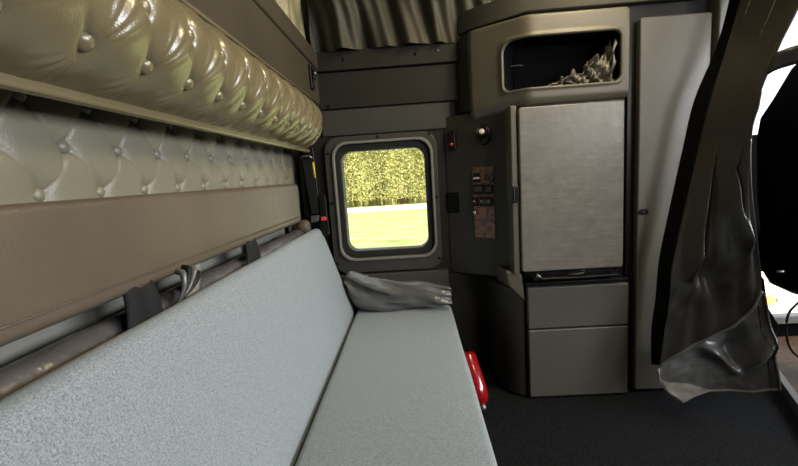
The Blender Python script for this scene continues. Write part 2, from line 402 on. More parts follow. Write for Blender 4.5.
def val_fn(u, v):
    y = -0.45 + u*(VEND+0.45); s = v*PL
    h = 0
    for (by, bs) in VB:
        if abs(by-y) < 0.09:
            r = math.hypot(y-by, s-bs); h -= 0.014*math.exp(-r/0.013)
    cr = 0
    for a, b in vl:
        if abs((a[0]+b[0])/2-y) > 0.08: continue
        d, t, side = seg_dist(y, s, a, b, 0.006 if b[0] > a[0] else -0.004)
        cr = max(cr, math.exp(-d/0.003)*(0.3+0.7*abs(2*t-1)))
    for a, b in ups + dns:
        if abs(a[0]-y) < 0.03:
            d, t, side = seg_dist(y, s, a, b); cr = max(cr, 0.7*math.exp(-d/0.004)*(1-0.75*t))
    h -= 0.0078*cr
    # fan of gathered pleats running from each lower button up and away
    for by in YL:
        dy = y-by; ds = vL*PL - s
        if 0.0 < dy < 0.08 and -0.005 < ds < 0.085:
            r = math.hypot(dy, ds); a = math.atan2(ds, dy)
            w = math.exp(-((a-0.95)/0.38)**2) * min(1, r/0.02) * max(0, 1-(r/0.085)**2)
            h += 0.0030*w*math.sin(a*21)
        dy = by - y; ds = s - vL*PL
        if 0.0 < dy < 0.06 and 0 < ds < 0.07:
            r = math.hypot(dy, ds); a = math.atan2(ds, dy)
            w = math.exp(-((a-0.9)/0.4)**2) * min(1, r/0.015) * max(0, 1-(r/0.07)**2)
            h += 0.0018*w*math.sin(a*19)
    h += 0.006*math.sin(PI*v)*(0.5+0.5*math.cos(2*PI*(y-0.545)/SV + PI*(v-vU)/(vL-vU)))
    h *= min(1, v/0.06, (1-v)/0.05) if 0 < v < 1 else 0
    p = prof_pt(v); n = prof_n(v)
    tp = max(0, min(1, (y-1.30)/(VEND-1.30))); p = Vector((p.x - 0.030*tp*tp*math.sin(PI*v), p.y, p.z))
    e = (VEND - y)/0.07
    back = 0
    if e < 1: back = (1 - math.sqrt(max(0, 1-(1-e)**2)))*0.045; h *= max(0, e)
    q = p + n*(h - back*0.6); q.y = y
    q.x -= back*0.4
    return q
root = thing('tufted_valance', 'bulging champagne tufted vinyl valance under the overhead locker', 'upholstery', (-0.42, 0.6, 1.03))
finish('padding', grid_bm(val_fn, 900, 84), M['tuft'], root)
end = [(p.x, p.z) for p in [prof_pt(i/16) for i in range(17)]]
bm = prism_bm([(-0.44, 1.212)] + [(x-0.050+0.02*abs(2*i/16-1), z) for i, (x, z) in enumerate(end)] + [(-0.475, 1.034)], VEND-0.02, VEND)
finish('end_cap', bm, M['tuft'], root, bevel=0.006)
bm = prism_bm([(-0.432, 1.036), (-0.416, 1.034), (-0.414, 1.022), (-0.418, 1.018), (-0.428, 1.018)], -0.45, VEND-0.01)
finish('bottom_hem', bm, M['tuft'], root, bevel=0.003)
bts = []
for y, s in VB:
    if -0.1 < y < 1.66:
        v = s/PL; p = prof_pt(v); n = prof_n(v); tp = max(0, min(1, (y-1.30)/(VEND-1.30))); q = p - n*0.0105; q.x -= 0.030*tp*tp*math.sin(PI*v); q.y = y; bts.append((q, n))
place_buttons(root, button_mesh(0.0125, 0.010), M['tuft'], bts)

# --- overhead locker
root = thing('overhead_locker', 'long brown vinyl overhead locker with raised rim and black latch', 'cupboard', (-0.44, 0.6, 1.215))
finish('door_panel', box_bm(-0.505, -0.372, -0.45, 1.795, 1.222, 1.362), M['brown'], root, bevel=0.004)
finish('rim', box_bm(-0.505, -0.364, -0.45, 1.797, 1.359, 1.430), M['brown'], root, bevel=0.008, seg=3)
finish('piping', tube_bm([(-0.372, -0.45, 1.219), (-0.372, 1.79, 1.219)], 0.0045, 8), M['tuft'], root)
finish('seam', tube_bm([(-0.374, -0.45, 1.2125), (-0.374, 1.79, 1.2125)], 0.003, 6), M['label'], root)
bm = box_bm(-0.372, -0.362, 1.622, 1.662, 1.255, 1.345)
box_bm(-0.364, -0.352, 1.630, 1.655, 1.290, 1.318, bm); box_bm(-0.364, -0.356, 1.634, 1.648, 1.262, 1.290, bm); box_bm(-0.364, -0.354, 1.626, 1.658, 1.325, 1.340, bm)
la = finish('latch', bm, M['black'], root, bevel=0.003)
finish('latch_pin', tube_bm([(-0.350, 1.626, 1.312), (-0.350, 1.66, 1.312)], 0.004, 8), M['metal'], la)

# --- drapes above
def drape_left(u, v):
    y = -0.3 + u*2.09; z = 1.434 + v*0.53
    x = -0.415 + 0.014*math.sin(y*46+1.2*math.sin(z*6)) + 0.006*math.sin(y*101+z*8) + 0.012*mnoise.noise(Vector((y*9, z*3, 1)))
    return Vector((x, y, z))
o = finish('hanging_drape', grid_bm(drape_left, 260, 24), M['drape'])
tag(o, 'khaki gathered drape hanging above the overhead locker', 'drape')
def drape_far(u, v):
    x = -0.385 + u*0.80; z = 1.425 + v*0.55
    k = 1 - 0.3*v
    w_ = x + 0.03*mnoise.noise(Vector((x*5, z*5, 8))) + 0.12*(z-1.43)
    y = 1.76 - 0.014*math.sin(w_*41+1.6*math.sin(w_*9)) - 0.008*math.sin(w_*97+z*9) - 0.035*mnoise.noise(Vector((x*8+z*3, z*4, 5))) - 0.05*v
    return Vector((x, y, z))
o = finish('hanging_drape', grid_bm(drape_far, 200, 50), M['drape2'])
tag(o, 'wrinkled dark olive drape across the top of far wall', 'drape')

# ------------------------------------------------------------------ padded rail with straps
root = thing('padded_rail', 'long smooth taupe padded backrest rail on rear wall', 'bunk rail', (-0.46, 0.6, 0.75))
def rail_bm():
    pr = []
    x0, x1, z0, z1 = -0.505, -0.440, 0.746, 0.897
    for cx, cz, a0, r in ((x1-0.012, z1-0.012, 0, 0.012), (x0+0.008, z1-0.008, PI/2, 0.008), (x0+0.008, z0+0.008, PI, 0.008), (x1-0.016, z0+0.016, 1.5*PI, 0.016)):
        for k in range(6): a = a0+PI/2*k/5; pr.append((cx+r*math.cos(a), cz+r*math.sin(a)))
    bm = bmesh.new(); rings = []
    ys = [-0.45 + 2.0*i/120 for i in range(121)] + [1.555, 1.562, 1.568, 1.572]
    cx, cz = -0.47, 0.825
    for y in ys:
        e = max(0, (y-1.545)/0.027); sc_ = math.sqrt(max(0.0, 1-e*e*0.28))
        ring = []
        for (x, z) in pr:
            w = 0.0035*mnoise.noise(Vector((y*9, z*14, 3))) + 0.0015*mnoise.noise(Vector((y*45, z*12, 7)))
            if z > 0.875: w += 0.003*mnoise.noise(Vector((y*60, x*30, 2)))
            xx = x + (w if x > -0.46 else 0) ; zz = z
            # shallow crease near the top edge
            xx = cx+(xx-cx)*sc_; zz = cz+(zz-cz)*(1-(1-sc_)*0.5)
            ring.append(bm.verts.new((xx, y, zz)))
        rings.append(ring)
    n = len(pr)
    for A, B in zip(rings, rings[1:]):
        for k in range(n): bm.faces.new((A[k], A[(k+1) % n], B[(k+1) % n], B[k]))
    bm.faces.new(rings[0]); bm.faces.new(list(reversed(rings[-1])))
    return bm
finish('pad', rail_bm(), M['rail'], root)
finish('seam', tube_bm([(-0.437, -0.4, 0.770), (-0.437, 1.545, 0.770)], 0.0012, 6), M['rail'], root)
# straps hanging under the rail
def strap(y0, y1, label, skew):
    o = thing('retaining_strap', label, 'strap', (-0.452, (y0+y1)/2, 0.68), 'black straps under the padded rail')
    def fn(u, v):
        wd = 1+0.35*math.sin(v*PI*0.9); y = (y0+y1)/2+(y1-y0)*(u-0.5)*wd + skew*v*v; z = 0.765 - v*0.13
        return Vector((-0.450 + 0.012*math.sin(v*PI) + 0.004*math.sin(u*7), y, z))
    s = finish('webbing', grid_bm(fn, 8, 12), M['web'], o)
    sm = s.modifiers.new('sol', 'SOLIDIFY'); sm.thickness = 0.004
    return o
strap(0.585, 0.645, 'broad black webbing strap under the padded rail, nearest the camera', -0.03)
strap(1.035, 1.095, 'narrower-looking black strap under padded rail, nearer the window', -0.04)
# pale strap piece, folded striped band
def fn(u, v): return Vector((-0.452+0.006*math.sin(v*3), 0.775+0.045*u-0.05*v, 0.765-0.10*v))
o = finish('fabric_strap', grid_bm(fn, 4, 10), M['sidewall']); sm = o.modifiers.new('sol', 'SOLIDIFY'); sm.thickness = 0.003
tag(o, 'pale grey fabric strap hanging behind the striped folded band', 'strap')
root = thing('folded_band', 'dark silvery folded band looped under rail between black straps', 'strap', (-0.43, 0.74, 0.69))
def atx(px, py, X):
    r = ray(px, py); return Vector((0, 0, CAMZ)) + r*(X/r.x)
tops = [(183, 274), (188, 270), (194, 270), (198, 274)]
for k, (tx, ty) in enumerate(tops):
    m = (M['pillow'], M['black'], M['pillow'], M['black'])[k]
    a = atx(178+k*0.8, 303-k, -0.434); b = atx(tx, ty, -0.428); mid = (a+b)/2 + Vector((0.006, 0, 0))
    pts = [a, mid, b, b + Vector((-0.012, 0.004, 0.004))]
    finish('fold', tube_bm([spline(pts, i/14) for i in range(15)], [0.002+0.0042*min(1, i/9) for i in range(15)], 8), m, root)
# rolled bolster lying behind the backrest
def bol_fn(i, n=90):
    y = -0.3 + i/n*1.93
    return (-0.475+0.002*math.sin(y*11), y, 0.682+0.003*math.sin(y*7))
root = thing('rolled_bolster', 'shiny grey vinyl roll lying behind the sofa backrest', 'bolster', (-0.475, 0.6, 0.65))
bm = bmesh.new(); rings = []
for i in range(140):
    y = -0.3 + i/139*1.93; ring = []
    for k in range(20):
        a = 2*PI*k/20; r = 0.030*(1+0.10*mnoise.noise(Vector((y*14, math.cos(a)*1.5, math.sin(a)*1.5)))+0.05*mnoise.noise(Vector((y*50, math.cos(a)*2, math.sin(a)*2))))
        ring.append(bm.verts.new((-0.478+r*math.cos(a), y, 0.682+r*math.sin(a))))
    rings.append(ring)
for A, B in zip(rings, rings[1:]):
    for k in range(20): bm.faces.new((A[k], A[(k+1) % 20], B[(k+1) % 20], B[k]))
bm.faces.new(rings[0]); bm.faces.new(list(reversed(rings[-1])))
finish('roll', bm, M['pipe_t'], root)
bm = lathe_bm([(0.0001, 0.03), (0.02, 0.028), (0.028, 0.018), (0.03, 0.0), (0.026, -0.02)], 20, Matrix.Translation((-0.458, 1.64, 0.718)) @ Matrix.Rotation(PI/2*0.9, 4, 'Y'))
finish('end_knob', bm, M['rail'], root)
# flat ribs on the wall beneath the rail
bm = bmesh.new()
for y in (0.70, 1.20): box_bm(-0.515, -0.505, y, y+0.035, 0.5, 0.79, bm)
struct(finish('trim_5', bm, M['rail'], bevel=0.003), 'vertical trim strips on rear wall under the rail', 'trim')
bm = box_bm(-0.515, -0.502, 1.62, 1.79, 0.3, 0.76)
struct(finish('trim_6', bm, M['winpanel'], bevel=0.003), 'grey corner trim of rear wall', 'trim')

# ------------------------------------------------------------------ sofa
root = thing('sleeper_sofa', 'pale blue-grey woven sofa bed along the rear wall', 'sofa', (-0.15, 0.7, 0.0))
def cushion(name, poly, y0, y1, r, m, crown=0.006, n=5):
    """poly corners (x,z) with rounded corners, extruded along y with rounded ends"""
    pts = []; N_ = len(poly)
    for i in range(N_):
        p = Vector(poly[i]); a = (Vector(poly[i-1])-p).normalized(); b = (Vector(poly[(i+1) % N_])-p).normalized()
        for k in range(n+1):
            t = k/n; q0 = p+a*r; q1 = p+b*r
            pts.append((q0*(1-t)*(1-t)+p*2*t*(1-t)+q1*t*t))
        # straight run to next corner
        q = p+b*r; nx = Vector(poly[(i+1) % N_]); c = nx + (p-nx).normalized()*r
        for k in range(1, 6): pts.append(q.lerp(c, k/6))
    cx = sum(p.x for p in pts)/len(pts); cz = sum(p.y for p in pts)/len(pts); C0 = Vector((cx, cz))
    bm = bmesh.new(); rings = []
    ys = [y0+0.0, y0+0.004, y0+0.012, y0+0.024] + [y0+0.024+(y1-y0-0.048)*i/60 for i in range(1, 60)] + [y1-0.024, y1-0.012, y1-0.004, y1]
    for y in ys:
        e = min(y-y0, y1-y); inset = 0.018*(1-math.sqrt(max(0, 1-(1-min(1, e/0.024))**2)))
        ring = []
        for p in pts:
            d_ = (p-C0); L_ = d_.length
            w = 0.0025*mnoise.noise(Vector((y*4, p.x*5, p.y*5)))
            q = p - d_/L_*(inset - w)
            ring.append(bm.verts.new((q.x, y, q.y)))
        rings.append(ring)
    n_ = len(pts)
    for A, B in zip(rings, rings[1:]):
        for k in range(n_): bm.faces.new((A[k], A[(k+1) % n_], B[(k+1) % n_], B[k]))
    bm.faces.new(rings[0]); bm.faces.new(list(reversed(rings[-1])))
    return finish(name, bm, m, root)
cushion('backrest', [(-0.400, 0.712), (-0.286, 0.352), (-0.286, 0.262), (-0.350, 0.262), (-0.462, 0.690)], -0.55, 1.70, 0.030, M['sofa'])
cushion('seat_cushion', [(0.133, 0.337), (0.133, 0.235), (-0.276, 0.235), (-0.276, 0.337)], -0.55, 1.715, 0.018, M['sofa'])
finish('base', box_bm(-0.50, 0.085, -0.55, 1.70, -0.03, 0.236), M['blackmatte'], root, bevel=0.01)
bm = tube_bm([(0.134, -0.5, 0.245), (0.134, 1.70, 0.245)], 0.004, 8)
finish('piping', bm, M['sofa'], root)

# grey vinyl pouch at the far end of the seat
def pouch():
    top = [Vector(p) for p in ((-0.318, 1.71, 0.480), (-0.29, 1.71, 0.508), (-0.20, 1.70, 0.482), (-0.09, 1.69, 0.458), (0.02, 1.68, 0.452), (0.08, 1.67, 0.437), (0.133, 1.66, 0.428))]
    bot = [Vector(p) for p in ((-0.305, 1.69, 0.455), (-0.270, 1.68, 0.352), (-0.18, 1.67, 0.340), (-0.09, 1.66, 0.338), (0.02, 1.66, 0.345), (0.08, 1.65, 0.348), (0.133, 1.65, 0.356))]
    bm = bmesh.new(); rings = []; N_ = 70; K = 36
    for i in range(N_+1):
        u = i/N_; a = spline(top, u); b = spline(bot, u); c = (a+b)/2; h = (a-b)/2; th = 0.050*math.sqrt(max(0.02, math.sin(PI*min(1, max(0.02, u*0.93+0.05)))))*(1-0.45*u)
        ring = []
        for k in range(K):
            t = 2*PI*k/K
            cs = math.copysign(abs(math.cos(t))**0.8, math.cos(t)); sn = math.sin(t)
            w = 0.010*mnoise.noise(Vector((u*4+cs*0.6, cs*2.4+u*3, sn*0.7))) + 0.006*math.sin(u*16+cs*5) * (0.5+0.5*sn if sn < 0 else 0.3)
            # long crease running from the upper left corner down to the right
            cr = gauss((cs - (0.75-1.5*u)), 0.16); cr2 = gauss((cs - (0.2-0.9*u)), 0.12)
            w += -0.010*cr*gauss(u-0.35, 0.35) + 0.008*gauss(cs-(0.95-1.5*u), 0.16) + 0.007*cr2
            p = c + h*cs + Vector((0, -1, 0))*(-sn*th) * 1.0
            p.y += (w if sn < 0 else 0) * -2.6
            ring.append(bm.verts.new(p))
        rings.append(ring)
    for A, B in zip(rings, rings[1:]):
        for k in range(K): bm.faces.new((A[k], A[(k+1) % K], B[(k+1) % K], B[k]))
    bm.faces.new(rings[0]); bm.faces.new(list(reversed(rings[-1])))
    return bm
root = thing('vinyl_pillow', 'shiny grey creased vinyl pillow at far end of the sofa seat, under the window', 'pillow', (-0.08, 1.68, 0.34))
finish('body', pouch(), M['pillow'], root)
# ------------------------------------------------------------------ seat belt in the corner
root = thing('seat_belt', 'black seat belt in the corner between tufted panel and window', 'seat belt', (-0.43, 1.72, 0.66))
finish('housing', hexa_bm([at(307,236,1.70), at(323,233,1.70), at(323,233,1.77), at(307,236,1.77), at(298,150,1.70), at(313,147,1.70), at(313,147,1.77), at(298,150,1.77)]), M['black'], root, bevel=0.006)
finish('webbing', hexa_bm([at(312,214,1.685), at(320,213,1.685), at(320,213,1.69), at(312,214,1.69), at(302,160,1.685), at(311,159,1.685), at(311,159,1.69), at(302,160,1.69)]), M['web'], root, bevel=0.001)
finish('guide_loop', tube_bm([at(301,158,1.68), at(303,156,1.68), at(309,156,1.68), at(312,158,1.68)], 0.004, 8), M['metal'], root)
finish('latch_plate', hexa_bm([at(311,223,1.68), at(319,221,1.68), at(319,221,1.686), at(311,223,1.686), at(311,216,1.68), at(319,215,1.68), at(319,215,1.686), at(311,216,1.686)]), M['metal'], root, bevel=0.002)
bk = finish('buckle', hexa_bm([at(320,236,1.68), at(330,235,1.68), at(330,235,1.72), at(320,236,1.72), at(319,196,1.68), at(325,195,1.68), at(325,195,1.72), at(319,196,1.72)]), M['black'], root, bevel=0.004)
finish('release_button', hexa_bm([at(321,221,1.674), at(327,220,1.674), at(327,220,1.69), at(321,221,1.69), at(321,217,1.674), at(326,216.5,1.674), at(326,216.5,1.69), at(321,217,1.69)]), M['redbtn'], bk, bevel=0.002)
finish('warning_tag', hexa_bm([at(314,178,1.69), at(316,178,1.69), at(316,178,1.70), at(314,178,1.70), at(312,162,1.69), at(314,162,1.69), at(314,162,1.70), at(312,162,1.70)]), M['yellow'], root)
finish('anchor', hexa_bm([at(299,150,1.66), at(311,146,1.66), at(311,146,1.74), at(299,150,1.74), at(303,142,1.68), at(307,140,1.68), at(307,140,1.74), at(303,142,1.74)]), M['black'], root, bevel=0.005)

# ------------------------------------------------------------------ cabinet unit
YC = 1.57
root = thing('refrigerator_cabinet', 'grey-brown moulded cabinet holding fridge door and two drawers', 'cabinet', (0.55, 1.68, 0.0))
# carcass: recessed dark box behind doors
finish('carcass', prism_bm([(0.418, 1.592), (0.806, 1.592), (0.806, 1.79), (0.418, 1.79)], -0.03, 1.13, 'z'), M['black'], root, bevel=0.003)
# angled side with the control panel
DA = Vector((0.390, 1.632)); DB = Vector((0.148, 1.797))
finish('side_panel', prism_bm([(0.390, 1.632), (0.420, 1.632), (0.420, 1.79), (0.148, 1.797)], 0.457, 1.134, 'z'), M['cabside'], root, bevel=0.004)
finish('edge_trim', box_bm(0.374, 0.398, 1.562, 1.66, 0.49, 1.128), M['cab'], root, bevel=0.005, seg=3)
# lower rounded side
def low_side(u, v):
    a = u*PI/2
    z = 0.0 + v*0.455
    sh = 0.0 if v < 0.8 else (v-0.8)/0.2
    x = 0.420 - (0.105 - 0.02*v)*math.sin(a)*(1-0.35*sh*sh) ; y = 1.79 - 0.215*math.cos(a)**0.7 if math.cos(a) > 1e-4 else 1.79
    return Vector((x, y, z - 0.05*math.sin(a)*v))
finish('lower_side', prism_bm([(0.418, 1.572), (0.385, 1.580), (0.352, 1.61), (0.325, 1.66), (0.310, 1.72), (0.305, 1.79), (0.418, 1.79)], -0.03, 0.43, 'z'), M['cabside'], root, bevel=0.012, seg=3)
bm = hexa_bm([Vector(p) for p in ((0.355,1.572,0.44),(0.418,1.568,0.37),(0.418,1.7,0.37),(0.33,1.7,0.44),(0.345,1.578,0.505),(0.405,1.568,0.488),(0.405,1.7,0.488),(0.33,1.7,0.505))])
finish('corner_ledge', bm, M['cab'], root, bevel=0.008, seg=3)
# face strip between fridge and drawers
finish('face_rail', box_bm(0.416, 0.812, 1.566, 1.594, 0.438, 0.452), M['black'], root, bevel=0.003)
# hood with open cubby (front + wrapped corner)
HZ0, HZ1 = 1.128, 1.442
hood = thing('cubby_hood', 'moulded overhead cubby hood wrapping the corner above the fridge', 'cupboard', (0.5, 1.65, 1.13))
Fx0, Fx1 = 0.446, 0.808
lx, ly = 0.250, 1.705
def hood_pt(s):  # path along plan: s 0..1 angled face, 1..2 front face
    if s <= 1: return Vector((lx + (Fx0-lx)*s, ly + (YC-ly)*s))
    return Vector((Fx0 + (Fx1-Fx0)*(s-1), YC))
def hood_bm():
    # opening in arclength coords
    L1 = (Vector((Fx0, YC))-Vector((lx, ly))).length; L2 = Fx1-Fx0
    def P(a, z, dep=0):
        s = a/L1 if a <= L1 else 1+(a-L1)/L2
        if s < 0.93: q = hood_pt(max(0, s)); n = Vector((ly-YC, (Fx0-lx))).normalized()
        elif s > 1.04: q = hood_pt(min(2, s)); n = Vector((0, 1))
        else:
            t = (s-0.93)/0.11; a0 = hood_pt(0.93); b0 = hood_pt(1.04); c0 = hood_pt(1.0)
            q = a0*(1-t)**2 + c0*2*t*(1-t) + b0*t*t; n = (Vector((ly-YC, (Fx0-lx))).normalized()*(1-t)+Vector((0, 1))*t).normalized()
        # slight bulge, rounding at lower edge
        rb = max(0, (HZ0+0.03-z)/0.03); lk = max(0, 1-s)*max(0, (HZ0+0.05-z)/0.05); z -= 0.03*lk; q2 = q + n*(0.018*rb*rb + dep)
        return Vector((q2.x, q2.y, z))
    tot = L1+L2
    a0, a1, z0, z1 = L1*0.60, tot-0.030, 1.190, 1.366
    r = 0.026; N_ = 10
    inner = []
    for cx, cz, ang in ((a1-r, z1-r, 0), (a0+r*1.6, z1-r*1.6, PI/2), (a0+r, z0+r, PI), (a1-r, z0+r, 1.5*PI)):
        rr = r*1.6 if ang == PI/2 else r
        for k in range(N_+1):
            t = ang+PI/2*k/N_; inner.append((cx+rr*math.cos(t), cz+rr*math.sin(t)))
    # subdivide loop long edges
    def dens(loop):
        out = []
        for i, p in enumerate(loop):
            q = loop[(i+1) % len(loop)]; L_ = math.hypot(p[0]-q[0], p[1]-q[1]); m_ = max(1, int(L_/0.012))
            for k in range(m_): out.append((p[0]+(q[0]-p[0])*k/m_, p[1]+(q[1]-p[1])*k/m_))
        return out
    inner = dens(inner)
    ca, cz = (a0+a1)/2, (z0+z1)/2
    def outer_of(p):
        dx, dz = p[0]-ca, p[1]-cz; sx = (tot-ca if dx > 0 else ca)/abs(dx) if abs(dx) > 1e-6 else 1e9
        sz = (HZ1-cz if dz > 0 else cz-HZ0)/abs(dz) if abs(dz) > 1e-6 else 1e9
        s = min(sx, sz); return (ca+dx*s, cz+dz*s)
    bm = bmesh.new()
    loops = []
    # back to front: deep inside -> lip -> face -> outer edge -> back flange
    def scale(p, k): return (ca+(p[0]-ca)*(1+k/(a1-a0)*2), cz+(p[1]-cz)*(1+k/(z1-z0)*2))
    specs = [('i', 0.0, 0.008), ('i', 0.000, 0.003), ('i', 0.002, -0.002), ('i', 0.006, -0.003), ('i', 0.010, -0.001), ('i', 0.012, 0.001)]
    for typ, k, dep in specs: loops.append([bm.verts.new(P(*scale(p, k), dep)) for p in inner])
    for t in (0.15, 0.3, 0.45, 0.6, 0.75, 0.88, 1.0):
        ring = []
        for p in inner:
            q = scale(p, 0.012); o_ = outer_of(p); z = q[1]+(o_[1]-q[1])*t; a = q[0]+(o_[0]-q[0])*t
            ring.append(bm.verts.new(P(a, z, 0.001 if t < 0.9 else 0.002)))
        loops.append(ring)
    # flange going back
    ring = []
    for p in inner:
        o_ = outer_of(p); v = P(*o_, 0.10); ring.append(bm.verts.new(v))
    loops.append(ring)
    n = len(inner)
    for A, B in zip(loops, loops[1:]):
        for k in range(n): bm.faces.new((A[k], A[(k+1) % n], B[(k+1) % n], B[k]))
    tb = bmesh.new(); A = [tb.verts.new(P(*p, 0.0075)) for p in inner]; B = [tb.verts.new(P(*p, 0.10)) for p in inner]
    for k in range(n): tb.faces.new((A[k], A[(k+1) % n], B[(k+1) % n], B[k]))
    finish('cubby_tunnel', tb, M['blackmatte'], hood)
    return bm
finish('hood_shell', hood_bm(), M['cab'], hood, bevel=0)
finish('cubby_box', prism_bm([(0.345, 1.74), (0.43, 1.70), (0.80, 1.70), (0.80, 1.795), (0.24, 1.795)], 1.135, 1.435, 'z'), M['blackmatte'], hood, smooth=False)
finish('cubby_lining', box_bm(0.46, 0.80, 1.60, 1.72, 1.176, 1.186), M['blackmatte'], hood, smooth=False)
finish('hood_return', prism_bm([(lx, ly), (lx+0.05, ly+0.02), (0.30, 1.795), (0.215, 1.795)], HZ0+0.012, HZ1, 'z'), M['cabside'], hood, bevel=0.008)
finish('inner_shelf', box_bm(0.36, 0.46, 1.69, 1.70, 1.295, 1.30), M['cabside'], hood, bevel=0.001)
# roof of the hood sloping up to a header
hb = finish('header', prism_bm([(lx+0.01, ly+0.012), (Fx0, YC+0.004), (1.20, YC-0.004), (1.20, 1.795), (0.2, 1.795)], 1.452, 1.53, 'z'), M['cabside'], hood, bevel=0.006)

# fridge
fr = thing('refrigerator', 'flat scuffed grey fridge door in the middle of the cabinet', 'refrigerator', (0.59, 1.57, 0.49))
def slab(name, x0, x1, z0, z1, yf, yb, m, parent, bev=0.006, r=0.008):
    return finish(name, prism_bm(rrect(x0, x1, z0, z1, r, 4), yf, yb), m, parent, bevel=bev, seg=3)
slab('door', 0.402, 0.784, 0.500, 1.118, 1.550, 1.588, M['fridge'], fr, 0.006, 0.010)
slab('gasket', 0.410, 0.778, 0.508, 1.110, 1.586, 1.592, M['rubber'], fr, 0.0, 0.008)
hg = finish('hinge', box_bm(0.374, 0.396, 1.545, 1.562, 0.772, 0.832), M['black'], fr, bevel=0.003)
finish('hinge_pin', box_bm(0.376, 0.380, 1.542, 1.547, 0.776, 0.828), M['cabside'], hg, bevel=0.001)
# black pull-out tray with pen
tr = thing('pull_out_tray', 'black plastic pull-out tray in the slot under the fridge door', 'tray', (0.6, 1.55, 0.46))
bm = bmesh.new()
finish('tray', prism_bm([(0.442, 1.535), (0.765, 1.535), (0.775, 1.60), (0.430, 1.60)], 0.466, 0.478, 'z'), M['black'], tr, bevel=0.003)
finish('lip', tube_bm([(0.442, 1.60, 0.500), (0.452, 1.545, 0.489), (0.47, 1.530, 0.473), (0.60, 1.528, 0.474), (0.74, 1.530, 0.477), (0.757, 1.545, 0.490), (0.76, 1.60, 0.5)], 0.004, 8), M['black'], tr)
finish('grip', tube_bm([(0.57, 1.535, 0.486), (0.60, 1.532, 0.486), (0.628, 1.532, 0.489), (0.632, 1.535, 0.497), (0.615, 1.54, 0.499)], 0.004, 8), M['cabside'], tr)
finish('clip', prism_bm([(0.448, 0.480), (0.455, 0.497), (0.475, 0.478)], 1.533, 1.538), M['metal'], tr)
# drawers
for nm, (z0, z1) in (('drawer', (0.268, 0.435)), ('drawer', (-0.0, 0.262))):
    z0 = z0 if z0 > 0.1 else -0.020
    d_ = slab(nm, 0.422, 0.808, z0, z1, 1.553, 1.592, M['drawer'], root, 0.005, 0.006)
ft = finish('foot', box_bm(0.770, 0.790, 1.56, 1.60, -0.03, -0.018), M['black'], root, bevel=0.002)

# switches etc on the angled panel: local frame (t along the face from back-left to front-right, z up, n towards the room)
dirv = (DA-DB).normalized(); nrm = Vector((-dirv.y, dirv.x, 0))
nrm = Vector((dirv.y, -dirv.x, 0)); nrm = -nrm if nrm.y > 0 else nrm
dir3 = Vector((dirv.x, dirv.y, 0))
O3 = Vector((DB.x, DB.y, 0))
LEN = (DA-DB).length
FR = Matrix(((dir3.x, 0, nrm.x, 0), (dir3.y, 0, nrm.y, 0), (0, 1, 0, 0), (0, 0, 0, 1)))
def face_pt(px, py):     # where a pixel's ray meets the angled face, as (t, z)
    r = ray(px, py); c = Vector((0, 0, CAMZ)); k = (O3 - c).dot(nrm)/r.dot(nrm); p = c + r*k
    return (Vector((p.x, p.y)) - DB).dot(dirv), p.z
def fbox(name, px0, py0, px1, py1, th, m, parent, bev=0.002, n0=0.0):
    t0, za = face_pt(px0, py0); t1, zb = face_pt(px1, py1)
    bm = bmesh.new(); box_bm(min(t0, t1), max(t0, t1), min(za, zb), max(za, zb), n0, n0+th, bm)
    bm.transform(Matrix.Translation(O3) @ FR)
    return finish(name, bm, m, parent, bevel=bev)
def fknob(name, px, py, r, th, m, parent, n0=0.0, prof=None, sy=1.0):
    t, z = face_pt(px, py)
    mt = Matrix.Translation(O3) @ FR @ Matrix.Translation((t, z, n0)) @ Matrix.Scale(sy, 4, (0, 1, 0))
    return finish(name, lathe_bm(prof or [(0.0001, th), (r*0.8, th), (r, th*0.8), (r*1.05, 0.0)], 18, mt), m, parent)
cp = thing('control_panel', 'burl wood control panel with gauge and switches on the angled cabinet side', 'control panel', tuple(O3 + dir3*0.17 + Vector((0, 0, 0.62))))
fbox('wood_plate', 473, 168, 496, 238, 0.006, M['burl'], cp, 0.002)
fbox('black_bezel', 472.3, 167.3, 496.6, 238.7, 0.003, M['cab'], cp, 0.001)
for x0, y0, x1, y1 in ((474, 184.5, 485, 194), (486, 184.5, 494, 194), (474, 197, 479.5, 206), (480.5, 197, 494, 206)):
    s = fbox('switch', x0, y0, x1, y1, 0.007, M['black'], cp, 0.002, 0.005)
    fbox('rocker', x0+1.5, y0+2, x1-1.5, y1-2.5, 0.005, M['gauge'], s, 0.002, 0.012)
g = fknob('gauge', 488.5, 177.5, 0.021, 0.006, M['gauge'], cp, 0.006)
fknob('gauge_ring', 488.5, 177.5, 0.0, 0.0, M['cab'], g, 0.0, [(0.019, 0.012), (0.021, 0.014), (0.023, 0.012), (0.024, 0.006), (0.019, 0.006)])
s = fbox('slider_slot', 474, 173, 481, 182, 0.005, M['black'], cp, 0.001, 0.005)
fbox('slider_lever', 475, 177.2, 480.5, 179, 0.008, M['whiteknob'], s, 0.001, 0.009)
fknob('knob', 476.8, 212, 0.0085, 0.014, M['chrome'], cp, 0.006)
for px in (476, 483, 490): fknob('switch_dot', px, 201, 0.003, 0.004, M['whiteknob'], cp, 0.014)
fknob('badge', 478.5, 230.5, 0.010, 0.002, M['metal'], cp, 0.006, sy=0.5)
rl = thing('reading_lamp', 'round black swivel reading lamp above the control panel', 'lamp', tuple(O3 + dir3*0.17 + Vector((0, 0, 1.03))))
t, z = face_pt(484, 135)
mt = Matrix.Translation(O3) @ FR @ Matrix.Translation((t, z, 0))
finish('base', lathe_bm([(0.0001, 0.012), (0.022, 0.012), (0.030, 0.008), (0.032, 0)], 24, mt @ Matrix.Scale(1.25, 4, (0, 1, 0))), M['black'], rl)
mt2 = mt @ Matrix.Translation((0, 0.004, 0.02)) @ Matrix.Rotation(-0.5, 4, 'X') @ Matrix.Rotation(0.3, 4, 'Y')
